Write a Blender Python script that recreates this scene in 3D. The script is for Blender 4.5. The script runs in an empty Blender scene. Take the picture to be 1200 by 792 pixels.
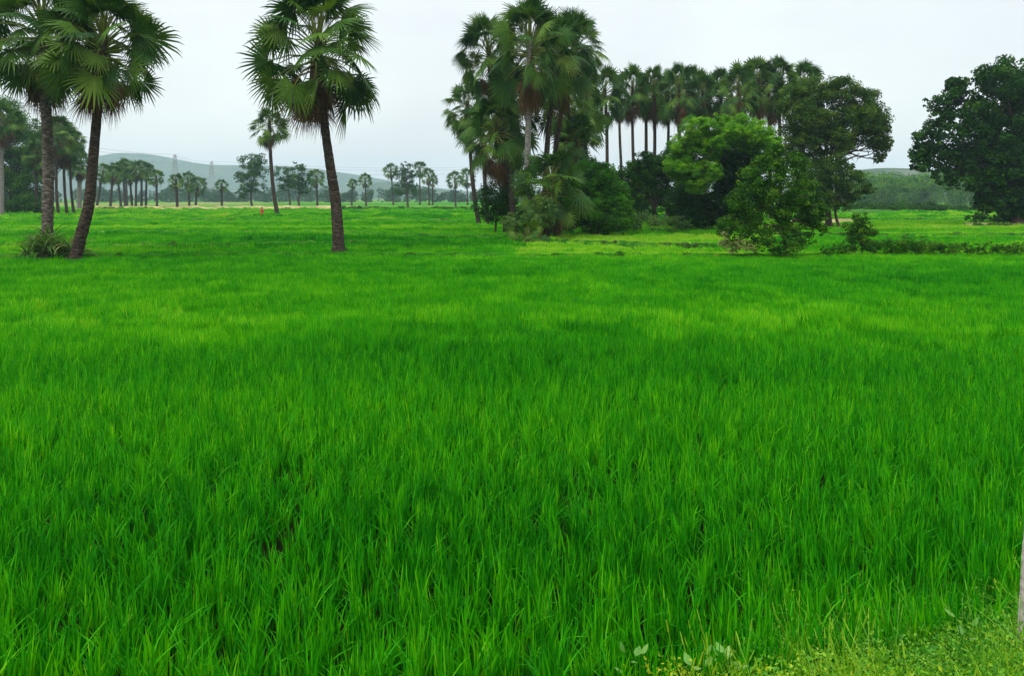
import bpy, math, random
import numpy as np
from mathutils import Vector, Matrix

rng = np.random.default_rng(11)
PI = math.pi
F, CX, HY, EYE = 930.0, 600.0, 232.0, 3.0
scene = bpy.context.scene
COL = scene.collection


def at(x, y, D):
    """pixel of the 1200x792 photograph -> world point at depth D"""
    return np.array([(x - CX) / F * D, D, EYE + (HY - y) / F * D])


def gd(y, top=0.3):
    """depth at which a ground line seen at image row y lies (behind a canopy of height top)"""
    return (EYE - top) * F / (y - HY)


# ------------------------------------------------------------------ noise
def vnoise(x, y, s=0):
    x = np.asarray(x, float); y = np.asarray(y, float)
    xi = np.floor(x).astype(np.int64); yi = np.floor(y).astype(np.int64)
    xf = x - xi; yf = y - yi
    u = xf * xf * (3 - 2 * xf); v = yf * yf * (3 - 2 * yf)

    def h(a, b):
        n = (a * 374761393 + b * 668265263 + s * 982451653) & 0x7fffffff
        n = ((n ^ (n >> 13)) * 1274126177) & 0x7fffffff
        return ((n ^ (n >> 16)) & 0xffff) / 65535.0
    return (h(xi, yi) * (1 - u) + h(xi + 1, yi) * u) * (1 - v) + (h(xi, yi + 1) * (1 - u) + h(xi + 1, yi + 1) * u) * v


def fbm(x, y, s=0, o=3):
    t = 0; a = 1; n = 0
    for k in range(o):
        t = t + a * vnoise(x * 2 ** k, y * 2 ** k, s + k); n += a; a *= 0.5
    return t / n


# ------------------------------------------------------------------ mesh building
class MB:
    def __init__(self):
        self.v = []; self.t = []; self.r = []; self.n = 0

    def add(self, v, t, r=None):
        """v (n,3), t (m,3|4) index faces, r per-face float"""
        v = np.asarray(v, float).reshape(-1, 3); t = np.asarray(t, int)
        if t.shape[1] == 3:
            t = np.concatenate([t, -np.ones((len(t), 1), int) - self.n], axis=1)
        self.v.append(v); self.t.append(t + self.n); self.n += len(v)
        if r is None:
            r = np.zeros(len(t))
        self.r.append(np.broadcast_to(np.asarray(r, float), (len(t),)).copy())

    def mesh(self, name, mats, smooth=False):
        V = np.concatenate(self.v); T = np.concatenate(self.t); R = np.concatenate(self.r)
        me = bpy.data.meshes.new(name)
        tri = T[:, 3] < 0
        cnt = np.where(tri, 3, 4)
        flat = T.reshape(-1); mask = np.ones(len(flat), bool)
        mask[3::4] = ~tri
        idx = flat[mask]
        start = np.concatenate([[0], np.cumsum(cnt)[:-1]])
        me.vertices.add(len(V)); me.vertices.foreach_set('co', V.astype(np.float32).ravel())
        me.loops.add(len(idx)); me.loops.foreach_set('vertex_index', idx.astype(np.int32))
        me.polygons.add(len(T)); me.polygons.foreach_set('loop_start', start.astype(np.int32))
        me.polygons.foreach_set('loop_total', cnt.astype(np.int32))
        me.polygons.foreach_set('use_smooth', np.full(len(T), smooth))
        a = me.attributes.new('rnd', 'FLOAT', 'FACE')
        a.data.foreach_set('value', R.astype(np.float32))
        for m in (mats if isinstance(mats, (list, tuple)) else [mats]):
            me.materials.append(m)
        me.update(calc_edges=True)
        me.validate()
        return me

    def build(self, name, mat, parent=None, smooth=False, loc=None):
        return link(name, self.mesh(name, mat, smooth), parent, loc)


def link(name, me, parent=None, loc=None):
    o = bpy.data.objects.new(name, me); COL.objects.link(o)
    if parent is not None:
        o.parent = parent
    if loc is not None:
        o.location = [float(q) for q in loc]
    return o


def tag(o, label=None, cat=None, group=None, kind=None):
    for k, v in (('label', label), ('category', cat), ('group', group), ('kind', kind)):
        if v: o[k] = v
    return o


def thing(name, label, cat, loc, group=None):
    o = bpy.data.objects.new(name, None); COL.objects.link(o)
    o.location = [float(q) for q in loc]; o.empty_display_size = 0.3
    return tag(o, label, cat, group)


def tube(mb, pts, rad, sides=8, r=0.0, jit=0.0, cap=True):
    pts = np.asarray(pts, float); n = len(pts)
    rad = np.broadcast_to(np.asarray(rad, float), (n,))
    tan = np.gradient(pts, axis=0); tan /= np.linalg.norm(tan, axis=1)[:, None] + 1e-9
    ref = np.array([1.0, 0, 0]) if abs(tan[0][2]) > 0.7 else np.array([0, 0, 1.0])
    a = np.cross(tan, ref); a /= np.linalg.norm(a, axis=1)[:, None] + 1e-9
    b = np.cross(tan, a)
    th = np.arange(sides) / sides * 2 * PI
    rr = rad[:, None] * (1 + jit * (rng.random((n, sides)) - .5))
    V = pts[:, None, :] + rr[..., None] * (np.cos(th)[None, :, None] * a[:, None, :] + np.sin(th)[None, :, None] * b[:, None, :])
    i = np.arange(n - 1)[:, None] * sides; j = np.arange(sides)[None, :]; jn = (j + 1) % sides
    T = np.stack([i + j, i + jn, i + sides + jn, i + sides + j], -1).reshape(-1, 4)
    V = V.reshape(-1, 3)
    mb.add(V, T, r)
    if cap:
        V2 = np.concatenate([V[-sides:], pts[-1:] + tan[-1:] * rad[-1] * .3])
        T2 = np.stack([np.arange(sides), (np.arange(sides) + 1) % sides, np.full(sides, sides)], -1)
        mb.add(V2, T2, r)


def curve_pts(ctrl, n):
    """Catmull-Rom through control points"""
    c = np.asarray(ctrl, float)
    c = np.concatenate([[2 * c[0] - c[1]], c, [2 * c[-1] - c[-2]]])
    out = []
    m = len(c) - 3
    for q in np.linspace(0, m - 1e-6, n):
        k = int(q); t = q - k
        p0, p1, p2, p3 = c[k:k + 4]
        out.append(.5 * ((2 * p1) + (-p0 + p2) * t + (2 * p0 - 5 * p1 + 4 * p2 - p3) * t * t + (-p0 + 3 * p1 - 3 * p2 + p3) * t ** 3))
    return np.array(out)


# ------------------------------------------------------------------ materials
def newmat(name):
    m = bpy.data.materials.new(name); m.use_nodes = True
    nt = m.node_tree; nt.nodes.clear()
    return m, nt, nt.nodes, nt.links


def ramp(nodes, stops):
    r = nodes.new('ShaderNodeValToRGB'); e = r.color_ramp.elements
    while len(e) < len(stops): e.new(0.5)
    for k, (p, c) in enumerate(stops):
        e[k].position = p; e[k].color = (*c, 1)
    return r


def leafmat(name, stops, trans=0.3, rough=0.5, spec=0.3, attr='rnd', inst=None, tcol=1.3):
    m, nt, N, L = newmat(name)
    a = N.new('ShaderNodeAttribute'); a.attribute_name = attr
    fac = a.outputs['Fac']
    if inst:
        b = N.new('ShaderNodeAttribute'); b.attribute_type = 'INSTANCER'; b.attribute_name = inst
        ad = N.new('ShaderNodeMath'); ad.operation = 'ADD'; ad.use_clamp = True
        L.new(fac, ad.inputs[0]); L.new(b.outputs['Fac'], ad.inputs[1]); fac = ad.outputs[0]
    r = ramp(N, stops); L.new(fac, r.inputs[0])
    p = N.new('ShaderNodeBsdfPrincipled'); p.inputs['Roughness'].default_value = rough
    p.inputs['Specular IOR Level'].default_value = spec
    L.new(r.outputs[0], p.inputs['Base Color'])
    t = N.new('ShaderNodeBsdfTranslucent')
    mu = N.new('ShaderNodeMix'); mu.data_type = 'RGBA'; mu.blend_type = 'MULTIPLY'; mu.inputs['Factor'].default_value = 1
    L.new(r.outputs[0], mu.inputs['A']); mu.inputs['B'].default_value = (tcol * 1.1, tcol, tcol * .5, 1)
    L.new(mu.outputs['Result'], t.inputs[0])
    x = N.new('ShaderNodeMixShader'); x.inputs[0].default_value = trans
    L.new(p.outputs[0], x.inputs[1]); L.new(t.outputs[0], x.inputs[2])
    o = N.new('ShaderNodeOutputMaterial'); L.new(x.outputs[0], o.inputs['Surface'])
    return m


def barkmat(name, c1, c2, c3, sc=(6, 6, 14), bump=0.5, rings=0.0):
    m, nt, N, L = newmat(name)
    tc = N.new('ShaderNodeTexCoord'); mp = N.new('ShaderNodeMapping'); mp.inputs['Scale'].default_value = sc
    L.new(tc.outputs['Object'], mp.inputs[0])
    n = N.new('ShaderNodeTexNoise'); n.inputs['Scale'].default_value = 1; n.inputs['Detail'].default_value = 6
    L.new(mp.outputs[0], n.inputs['Vector'])
    r = ramp(N, [(0.3, c1), (0.5, c2), (0.72, c3)]); L.new(n.outputs['Fac'], r.inputs[0])
    p = N.new('ShaderNodeBsdfPrincipled'); p.inputs['Roughness'].default_value = 0.9
    p.inputs['Specular IOR Level'].default_value = 0.04
    L.new(r.outputs[0], p.inputs['Base Color'])
    b = N.new('ShaderNodeBump'); b.inputs['Strength'].default_value = bump; b.inputs['Distance'].default_value = 0.05
    L.new(n.outputs['Fac'], b.inputs['Height']); L.new(b.outputs[0], p.inputs['Normal'])
    o = N.new('ShaderNodeOutputMaterial'); L.new(p.outputs[0], o.inputs['Surface'])
    return m


def plain(name, c, rough=0.8, spec=0.2):
    m, nt, N, L = newmat(name)
    p = N.new('ShaderNodeBsdfPrincipled'); p.inputs['Roughness'].default_value = rough
    p.inputs['Specular IOR Level'].default_value = spec
    tc = N.new('ShaderNodeTexCoord'); n = N.new('ShaderNodeTexNoise'); n.inputs['Scale'].default_value = 9; n.inputs['Detail'].default_value = 5
    L.new(tc.outputs['Object'], n.inputs['Vector'])
    r = ramp(N, [(0.3, tuple(q * .75 for q in c)), (0.7, tuple(min(1, q * 1.2) for q in c))])
    L.new(n.outputs['Fac'], r.inputs[0]); L.new(r.outputs[0], p.inputs['Base Color'])
    o = N.new('ShaderNodeOutputMaterial'); L.new(p.outputs[0], o.inputs['Surface'])
    return m


M = {}
M['rice'] = leafmat('rice_blades', [(0.0, (.001, .075, .0005)), (.3, (.008, .17, .001)), (.6, (.043, .32, .001)), (.85, (.15, .44, .002)), (1., (.26, .44, .03))], trans=.3, rough=.6, spec=.08, inst='tint')
M['weed'] = leafmat('weed_leaves', [(0.0, (.015, .13, .004)), (.35, (.06, .27, .006)), (.7, (.20, .38, .008)), (.88, (.42, .46, .015)), (1., (.52, .44, .02))], trans=.3, inst='tint')
M['palm'] = leafmat('palm_leaf', [(0.0, (.006, .03, .003)), (.4, (.02, .075, .006)), (.7, (.065, .14, .010)), (.88, (.12, .19, .02)), (1., (.22, .23, .06))], trans=.25, rough=.5, spec=.12)
M['dead'] = leafmat('dry_palm_leaf', [(0.0, (.025, .022, .01)), (.5, (.075, .048, .022)), (1., (.22, .12, .05))], trans=.15, rough=.8, spec=.1)
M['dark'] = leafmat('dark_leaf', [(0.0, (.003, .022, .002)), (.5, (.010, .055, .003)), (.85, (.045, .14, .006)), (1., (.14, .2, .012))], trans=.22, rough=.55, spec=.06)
M['mid'] = leafmat('mid_leaf', [(0.0, (.005, .035, .002)), (.5, (.022, .10, .004)), (.85, (.09, .21, .008)), (1., (.22, .29, .02))], trans=.28, rough=.5, spec=.08)
M['olive'] = leafmat('olive_leaf', [(0.0, (.015, .04, .006)), (.5, (.03, .085, .006)), (.85, (.10, .17, .012)), (1., (.18, .19, .04))], trans=.28, rough=.5, spec=.08)
M['vine'] = leafmat('vine_leaf', [(0.0, (.004, .04, .002)), (.45, (.04, .17, .003)), (.8, (.13, .34, .004)), (1., (.24, .44, .01))], trans=.3, rough=.5, spec=.08)
M['scrub'] = leafmat('scrub_leaf', [(0.0, (.012, .06, .004)), (.5, (.04, .12, .01)), (.85, (.11, .19, .025)), (1., (.24, .26, .09))], trans=.25, rough=.55, spec=.3)
M['palmbark'] = barkmat('palm_bark', (.014, .011, .009), (.04, .031, .024), (.10, .08, .062), (5, 5, 16), .9)
M['palegrey'] = barkmat('pale_palm_bark', (.06, .058, .05), (.14, .135, .12), (.26, .25, .22), (5, 5, 12), .7)
M['ash'] = barkmat('ash_palm_bark', (.03, .026, .021), (.08, .07, .058), (.2, .18, .155), (5, 5, 14), .8)
M['bark'] = barkmat('bark', (.02, .015, .011), (.06, .045, .032), (.12, .095, .07))
M['stone'] = barkmat('weathered_stone', (.22, .19, .16), (.34, .30, .26), (.46, .42, .37), (14, 14, 14), .5)
M['steel'] = plain('galvanised_steel', (.2, .21, .22), .5, .5)
M['petiole'] = M['scrub']

# ------------------------------------------------------------------ ground
def verge(x, y):
    """height of the roadside bank under the camera, toe further out at the right"""
    toe = 4.84 + 0.33 * np.clip(x - 0.9, 0, 4)
    h = np.clip((toe - y) * 0.30, 0, 1.35)
    return h


def gz(x, y):
    return verge(x, y) + .03 * (fbm(x * .6, y * .6, 3) - .5) * (y < 60)


xs = np.unique(np.concatenate([np.linspace(-9, 9, 73), -np.geomspace(9, 4000, 46), np.geomspace(9, 4000, 46)]))
ys = np.unique(np.concatenate([np.linspace(-6, 12, 73), np.geomspace(12, 4000, 60), -np.geomspace(6, 300, 8)]))
XX, YY = np.meshgrid(xs, ys)
g = MB(); nx = len(xs)
ii = np.arange(len(ys) - 1)[:, None] * nx + np.arange(nx - 1)[None, :]
g.add(np.stack([XX, YY, gz(XX, YY)], -1).reshape(-1, 3), np.stack([ii, ii + 1, ii + nx + 1, ii + nx], -1).reshape(-1, 4))
m, nt, N, L = newmat('field_ground')
tc = N.new('ShaderNodeTexCoord')
geo = N.new('ShaderNodeNewGeometry')
n1 = N.new('ShaderNodeTexNoise'); n1.inputs['Scale'].default_value = 0.9; n1.inputs['Detail'].default_value = 9
L.new(geo.outputs['Position'], n1.inputs['Vector'])
soil = ramp(N, [(.35, (.004, .007, .002)), (.6, (.008, .014, .003)), (.8, (.02, .018, .008))]); L.new(n1.outputs['Fac'], soil.inputs[0])
# distant plots: broad bands of paler greens
mp = N.new('ShaderNodeMapping'); mp.inputs['Scale'].default_value = (.012, .02, 1)
L.new(geo.outputs['Position'], mp.inputs[0])
vo = N.new('ShaderNodeTexVoronoi'); vo.inputs['Scale'].default_value = 1.0
L.new(mp.outputs[0], vo.inputs['Vector'])
sepc = N.new('ShaderNodeSeparateColor'); L.new(vo.outputs['Color'], sepc.inputs[0])
plots = ramp(N, [(0.0, (.03, .17, .015)), (.4, (.05, .24, .015)), (.7, (.10, .26, .03)), (.9, (.18, .24, .06)), (1, (.3, .27, .12))]); L.new(sepc.outputs[0], plots.inputs[0])
n2 = N.new('ShaderNodeTexNoise'); n2.inputs['Scale'].default_value = .25; n2.inputs['Detail'].default_value = 8
L.new(geo.outputs['Position'], n2.inputs['Vector'])
mm = N.new('ShaderNodeMix'); mm.data_type = 'RGBA'; mm.blend_type = 'MULTIPLY'; mm.inputs['Factor'].default_value = .6
L.new(plots.outputs[0], mm.inputs['A']); L.new(n2.outputs['Color'], mm.inputs['B'])
sx = N.new('ShaderNodeSeparateXYZ'); L.new(geo.outputs['Position'], sx.inputs[0])
mr = N.new('ShaderNodeMapRange'); mr.inputs['From Min'].default_value = 165; mr.inputs['From Max'].default_value = 180
L.new(sx.outputs['Y'], mr.inputs['Value'])
mx = N.new('ShaderNodeMix'); mx.data_type = 'RGBA'
L.new(mr.outputs[0], mx.inputs['Factor']); L.new(soil.outputs[0], mx.inputs['A']); L.new(mm.outputs['Result'], mx.inputs['B'])
p = N.new('ShaderNodeBsdfPrincipled'); p.inputs['Roughness'].default_value = 1; p.inputs['Specular IOR Level'].default_value = 0
L.new(mx.outputs['Result'], p.inputs['Base Color'])
o = N.new('ShaderNodeOutputMaterial'); L.new(p.outputs[0], o.inputs['Surface'])
tag(g.build('ground', m, smooth=True), kind='structure')

# ------------------------------------------------------------------ instancing of grass
def gn_scatter(name, pts, rot, scl, tint, idx, protos, label, cat):
    me = bpy.data.meshes.new(name)
    me.vertices.add(len(pts)); me.vertices.foreach_set('co', np.asarray(pts, np.float32).ravel())
    for an, ty, arr in (('rot', 'FLOAT_VECTOR', rot), ('scl', 'FLOAT_VECTOR', scl)):
        a = me.attributes.new(an, ty, 'POINT'); a.data.foreach_set('vector', np.asarray(arr, np.float32).ravel())
    a = me.attributes.new('tint', 'FLOAT', 'POINT'); a.data.foreach_set('value', np.asarray(tint, np.float32))
    a = me.attributes.new('pick', 'INT', 'POINT'); a.data.foreach_set('value', np.asarray(idx, np.int32))
    o = link(name, me)
    ng = bpy.data.node_groups.new(name + '_nodes', 'GeometryNodeTree')
    ng.interface.new_socket('Geometry', in_out='INPUT', socket_type='NodeSocketGeometry')
    ng.interface.new_socket('Geometry', in_out='OUTPUT', socket_type='NodeSocketGeometry')
    N = ng.nodes; L = ng.links
    gi = N.new('NodeGroupInput'); go = N.new('NodeGroupOutput')
    ci = N.new('GeometryNodeCollectionInfo'); ci.inputs['Collection'].default_value = protos
    ci.inputs['Separate Children'].default_value = True; ci.inputs['Reset Children'].default_value = True
    ip = N.new('GeometryNodeInstanceOnPoints'); ip.inputs['Pick Instance'].default_value = True

    def na(n, t):
        q = N.new('GeometryNodeInputNamedAttribute'); q.data_type = t; q.inputs['Name'].default_value = n
        return q.outputs['Attribute']
    L.new(gi.outputs[0], ip.inputs['Points']); L.new(ci.outputs[0], ip.inputs['Instance'])
    L.new(na('pick', 'INT'), ip.inputs['Instance Index'])
    L.new(na('rot', 'FLOAT_VECTOR'), ip.inputs['Rotation']); L.new(na('scl', 'FLOAT_VECTOR'), ip.inputs['Scale'])
    L.new(ip.outputs[0], go.inputs[0])
    md = o.modifiers.new('scatter', 'NODES'); md.node_group = ng
    return tag(o, label, cat, kind='stuff')


def blades(n, spread, h0, h1, w, seg, lean=.25, dead=.03, stray=0.06):
    """n blades in one mesh; returns V,T,R"""
    a = rng.random(n) * 2 * PI; rr = spread * np.sqrt(rng.random(n))
    bx = rr * np.cos(a); by = rr * np.sin(a)
    h = h0 + (h1 - h0) * rng.random(n)
    la = rng.random(n) * 2 * PI
    ln = np.abs(rng.normal(0, lean, n)); st = rng.random(n) < stray
    ln = np.where(st, ln + .55, ln)
    wa = la + PI / 2 + rng.normal(0, .5, n)
    # facing spread so widths show
    fa = rng.random(n) * PI
    wx = np.cos(fa); wy = np.sin(fa)
    V = []
    for s in range(seg + 1):
        t = s / seg
        off = h * ln * t ** 1.9
        z = h * t * (1 - .35 * ln * t)
        ww = w * (1 - t ** 3) * (.75 + .25 * t) * .5
        cx = bx + off * np.cos(la); cy = by + off * np.sin(la)
        if s < seg:
            V.append(np.stack([cx - wx * ww, cy - wy * ww, z], -1)); V.append(np.stack([cx + wx * ww, cy + wy * ww, z], -1))
        else:
            V.append(np.stack([cx, cy, z], -1))
    k = 2 * seg + 1
    V = np.stack(V, 1).reshape(-1, 3)
    b = np.arange(n)[:, None] * k
    T = []
    for s in range(seg - 1):
        T.append(np.stack([b[:, 0] + 2 * s, b[:, 0] + 2 * s + 1, b[:, 0] + 2 * s + 3, b[:, 0] + 2 * s + 2], -1))
    s = seg - 1
    T.append(np.stack([b[:, 0] + 2 * s, b[:, 0] + 2 * s + 1, b[:, 0] + 2 * s + 2, -np.ones(n, int)], -1))
    cr = rng.random(n) * .42
    cr = np.where(rng.random(n) < dead, .66, cr)
    R = np.concatenate([cr] * len(T))
    return V, np.concatenate(T), R


def addblades(mb, res, off=(0, 0, 0)):
    V, T, R = res
    T = T.copy(); neg = T[:, 3] < 0
    T[neg, 3] = -10 ** 9
    mb.v.append(V + np.asarray(off)); mb.t.append(T + mb.n); mb.r.append(R); mb.n += len(V)


def protos(name, makers, mat):
    c = bpy.data.collections.new(name)
    for k, f in enumerate(makers):
        mb = MB(); f(mb)
        o = bpy.data.objects.new('%s_%02d' % (name, k), mb.mesh(name, mat)); c.objects.link(o)
    return c


def mk_tuft(mb):
    addblades(mb, blades(17, .05, .17, .36, .0145, 4, .24, .006, .12))


def mk_patch1(mb):
    for _ in range(34):
        r = .48 * math.sqrt(rng.random()); a = rng.random() * 2 * PI
        addblades(mb, blades(13, .055, .18, .36, .017, 3, .22, .01), (r * math.cos(a), r * math.sin(a), 0))


def mk_patch2(mb):
    for _ in range(70):
        r = .95 * math.sqrt(rng.random()); a = rng.random() * 2 * PI
        addblades(mb, blades(10, .1, .2, .37, .03, 2, .22), (r * math.cos(a), r * math.sin(a), 0))


def mk_patch3(mb):
    for _ in range(160):
        r = 2.6 * math.sqrt(rng.random()); a = rng.random() * 2 * PI
        addblades(mb, blades(11, .28, .2, .37, .08, 2, .22), (r * math.cos(a), r * math.sin(a), 0))


rice = protos('rice_clump', [mk_tuft] * 8 + [mk_patch1] * 4 + [mk_patch2] * 4 + [mk_patch3] * 3, M['rice'])
BANDS = [(3.6, 15, .125, 0, 8, .08), (15, 42, .52, 8, 4, .3), (42, 100, 1.15, 12, 4, .7), (100, 182, 3.0, 16, 3, 2.)]


# low earth bunds between the plots: (x, y) runs
BUNDS = [([(-48, 66), (-30, 63), (-14, 62), (-6, 57), (0.5, 54)], .5),
         ([(-75, 100), (-40, 97), (-12, 96), (-6, 90)], .8),
         ([(-34, 46), (-20, 45.5), (-13, 47.5), (-9, 49)], .35),
         ([(1, 52), (6, 47.5), (10, 45.5), (14, 46.5)], .4),
         ([(22, 60), (30, 58), (48, 60)], .45),
         ([(28, 104), (50, 100), (80, 106)], .8)]


def plot_of(x, y):
    """0 near field, 1 left/far field, 2 pale plot in front of the grove, 3 right field"""
    edge = 37.5 + 1.2 * np.sin(x * .12) + .03 * x
    px = x / y * F + CX
    p = np.where(y < edge, 0, 1)
    p = np.where((y >= edge) & (px > 595 + (y - 37) * 1.2) & (px < 905) & (y < 62), 2, p)
    p = np.where((y >= edge) & (px >= 905), 3, p)
    return p


pts = []; rot = []; scl = []; tin = []; pk = []; plt = []
for (d0, d1, sp, i0, ni, jt) in BANDS:
    W = .70 * d1 + 4
    gx, gy = np.meshgrid(np.arange(-W, W, sp), np.arange(d0, d1, sp))
    x = gx.ravel() + (rng.random(gx.size) - .5) * jt * 1.7; y = gy.ravel() + (rng.random(gx.size) - .5) * jt * 1.7
    keep = (np.abs(x) < .70 * y + 3.5) & (y > d0) & (verge(x, y) < .12)
    x = x[keep]; y = y[keep]
    pl = plot_of(x, y)
    # bald spots and ragged rows where water shows through dark
    hole = fbm(x * 1.5, y * 1.1, 21, 2)
    keep = ~((hole < .17) & (y < 40) & (rng.random(len(x)) < .7))
    # bunds
    pn = np.roll(plot_of(x, y + .6), 0)
    keep &= ~((plot_of(x, y + .45) != plot_of(x, y - .45)) & (y > 30))
    for (bp, bw) in BUNDS:
        yb = np.interp(x, [q[0] for q in bp], [q[1] for q in bp], left=-99, right=-99)
        keep &= np.abs(y - yb) > bw
    x = x[keep]; y = y[keep]; pl = pl[keep]; hole = hole[keep]
    n = len(x)
    big = fbm(x * .12 + 5, y * .22, 7, 3); fine = fbm(x * .8, y * .8, 9, 2); row = fbm(x * .05, y * .55, 31, 2)
    hgt = .78 + .30 * big + .25 * fine + .16 * row - 1.6 * np.clip(.33 - hole, 0, 1)
    hgt = np.where(pl == 2, hgt * .62, hgt); hgt = np.where(pl == 3, hgt * .8, hgt)
    z = gz(x, y)
    pts.append(np.stack([x, y, z], -1))
    lf = fbm(x * .35, y * .35, 61, 2) - .5; lg = fbm(x * .35 + 9, y * .35, 62, 2) - .5
    rot.append(np.stack([rng.normal(0, .08, n) + lf * .35, rng.normal(0, .08, n) + lg * .35, rng.random(n) * 6.28], -1))
    s = .9 + .25 * rng.random(n)
    scl.append(np.stack([s, s, hgt * (.8 + .4 * rng.random(n))], -1))
    t = .27 + .46 * (fbm(x * .07, y * .16, 41, 3) - .5) + .22 * (row - .5) + (.34 * (rng.random(n) - .5)) + .12 * np.clip((y - 8) / 40, 0, 1)
    t = t + np.where((pl == 1) | (pl == 3), .55 * (fbm(x * .012, y * .13, 51, 2) - .5), 0); t = np.where(pl == 2, t + .3, t); t = np.where(pl == 3, t + .06, t)
    tin.append(t); pk.append(i0 + rng.integers(0, ni, n)); plt.append(pl)
pts = np.concatenate(pts); rot = np.concatenate(rot); scl = np.concatenate(scl); tin = np.concatenate(tin); pk = np.concatenate(pk); plt = np.concatenate(plt)
for k, lab in enumerate(['dense bright green young rice filling the foreground plot',
                         'even green rice field beyond the first bund around the lone palms',
                         'short yellowish green rice plot in front of the overgrown palm grove',
                         'green rice plots behind the small bush towards the big dark tree']):
    q = plt == k
    gn_scatter('rice_crop', pts[q], rot[q], scl[q], tin[q], pk[q], rice, lab, 'rice crop')

# weeds on the verge at the lower right
def mk_weed(mb):
    addblades(mb, blades(8, .10, .05, .16, .007, 3, .5, .1, .3))
    n = 60  # small broad leaves
    c = np.stack([rng.normal(0, .07, n), rng.normal(0, .07, n), .04 + .14 * rng.random(n)], -1)
    leafquads(mb, c, .025, .2, .62, up=.5)


def mk_weed2(mb):
    addblades(mb, blades(8, .06, .18, .36, .005, 4, .35, .5, .3))
    for _ in range(3):      # seed heads on thin stalks
        a = rng.random() * 6.28; h = .2 + .2 * rng.random(); l = .05 + .1 * rng.random()
        P = np.array([[0, 0, 0], [l * .3 * math.cos(a), l * .3 * math.sin(a), h * .6], [l * math.cos(a), l * math.sin(a), h]])
        tube(mb, curve_pts(P, 5), .0016, 3, .5)
        P2 = np.array([P[2], P[2] + [.02 * math.cos(a), .02 * math.sin(a), .05]])
        tube(mb, P2, [.004, .002], 4, .55)


def leafquads(mb, c, size, r0=.2, rs=.3, up=.3, out=None, aspect=1.8, droop=0.0):
    """rhombic leaves, folded along the midrib"""
    n = len(c)
    nrm = rng.normal(0, 1, (n, 3)); nrm /= np.linalg.norm(nrm, axis=1)[:, None]
    if out is not None: nrm = nrm * .8 + out * .8
    nrm[:, 2] += up
    nrm /= np.linalg.norm(nrm, axis=1)[:, None] + 1e-9
    d = rng.normal(0, 1, (n, 3)); d[:, 2] -= droop
    d -= (d * nrm).sum(1)[:, None] * nrm; d /= np.linalg.norm(d, axis=1)[:, None] + 1e-9
    s = np.cross(nrm, d)
    L_ = size * (.7 + .6 * rng.random(n))[:, None]; W_ = L_ / aspect
    a = c - d * L_ * .5; b = c + d * L_ * .5
    f = -nrm * W_ * .22
    l = c + s * W_ * .5 - f; r = c - s * W_ * .5 - f
    V = np.stack([a, r, b, l], 1).reshape(-1, 3)
    k = np.arange(n) * 4
    T = np.concatenate([np.stack([k, k + 1, k + 2], -1), np.stack([k, k + 2, k + 3], -1)])
    R = np.clip(r0 + rs * rng.random(n) if not hasattr(r0, '__len__') else r0 + rs * rng.random(n), 0, 1)
    mb.add(V, T, np.concatenate([R, R]))


wd = protos('weed_clump', [mk_weed] * 5 + [mk_weed2] * 4, M['weed'])
gx, gy = np.meshgrid(np.arange(-1, 7, .075), np.arange(3.2, 7.2, .075))
x = gx.ravel() + rng.normal(0, .04, gx.size); y = gy.ravel() + rng.normal(0, .04, gx.size)
vg = verge(x, y)
pxx = x / y * F + CX
k = (rng.random(len(x)) < np.clip(vg * 4 + .1, 0, 1)) & (vg > .0) & (x > .85)
k |= (pxx > 880) & (y < 6.0) & (rng.random(len(x)) < .12)
x = x[k]; y = y[k]; n = len(x)
yel = fbm(x * 1.3, y * 1.3, 77, 2)
gn_scatter('verge_weeds', np.stack([x, y, gz(x, y)], -1), np.stack([rng.normal(0, .15, n), rng.normal(0, .15, n), rng.random(n) * 6.28], -1),
           np.stack([(.75 + .45 * rng.random(n)) * (.8 + .4 * yel)] * 3, -1), np.clip((yel - .5) * .9, -.3, .22), np.where(rng.random(n) < .82, rng.integers(0, 5, n), rng.integers(5, 9, n)), wd,
           'yellow green weeds and seeding grass on the roadside verge', 'weeds')

# ------------------------------------------------------------------ broadleaf trees
def clumps(mb, blobs, dens, leaf, mat_r=(.15, .45), sub=.34, ysq=.85, droop=0., fill=.75, up=.35, aspect=1.8, nsub=None):
    """blobs: (centre3, radius3).  sub-clumps on every blob's shell, leaves in each sub-clump"""
    for (c, R) in blobs:
        c = np.asarray(c, float); R = np.asarray(R, float) * np.ones(3)
        ns = nsub or int(38 * dens)
        d = rng.normal(0, 1, (ns, 3)); d /= np.linalg.norm(d, axis=1)[:, None]
        rad = fill + (1 - fill) * rng.random(ns); rad = np.where(rng.random(ns) < .22, rad * .55, rad)
        out = rng.random(ns) < .13; rad = np.where(out, 1.12 + .16 * rng.random(ns), rad)
        cc = c + d * rad[:, None] * R
        for q in range(ns):
            sr = sub * R * (.65 + .7 * rng.random()) * (.5 if out[q] else 1)
            m_ = int(max(14, 11. * (sr.mean() / leaf) ** 2 * dens))
            e = rng.normal(0, 1, (m_, 3)); e /= np.linalg.norm(e, axis=1)[:, None]
            pr = rng.random(m_) ** .45
            pos = cc[q] + e * pr[:, None] * sr * np.array([1, 1, ysq])
            base = mat_r[0] + (mat_r[1]) * rng.random()
            leafquads(mb, pos, leaf, base, .3, up, (e + .6 * d[q]) / 1.6, aspect, droop)


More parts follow.
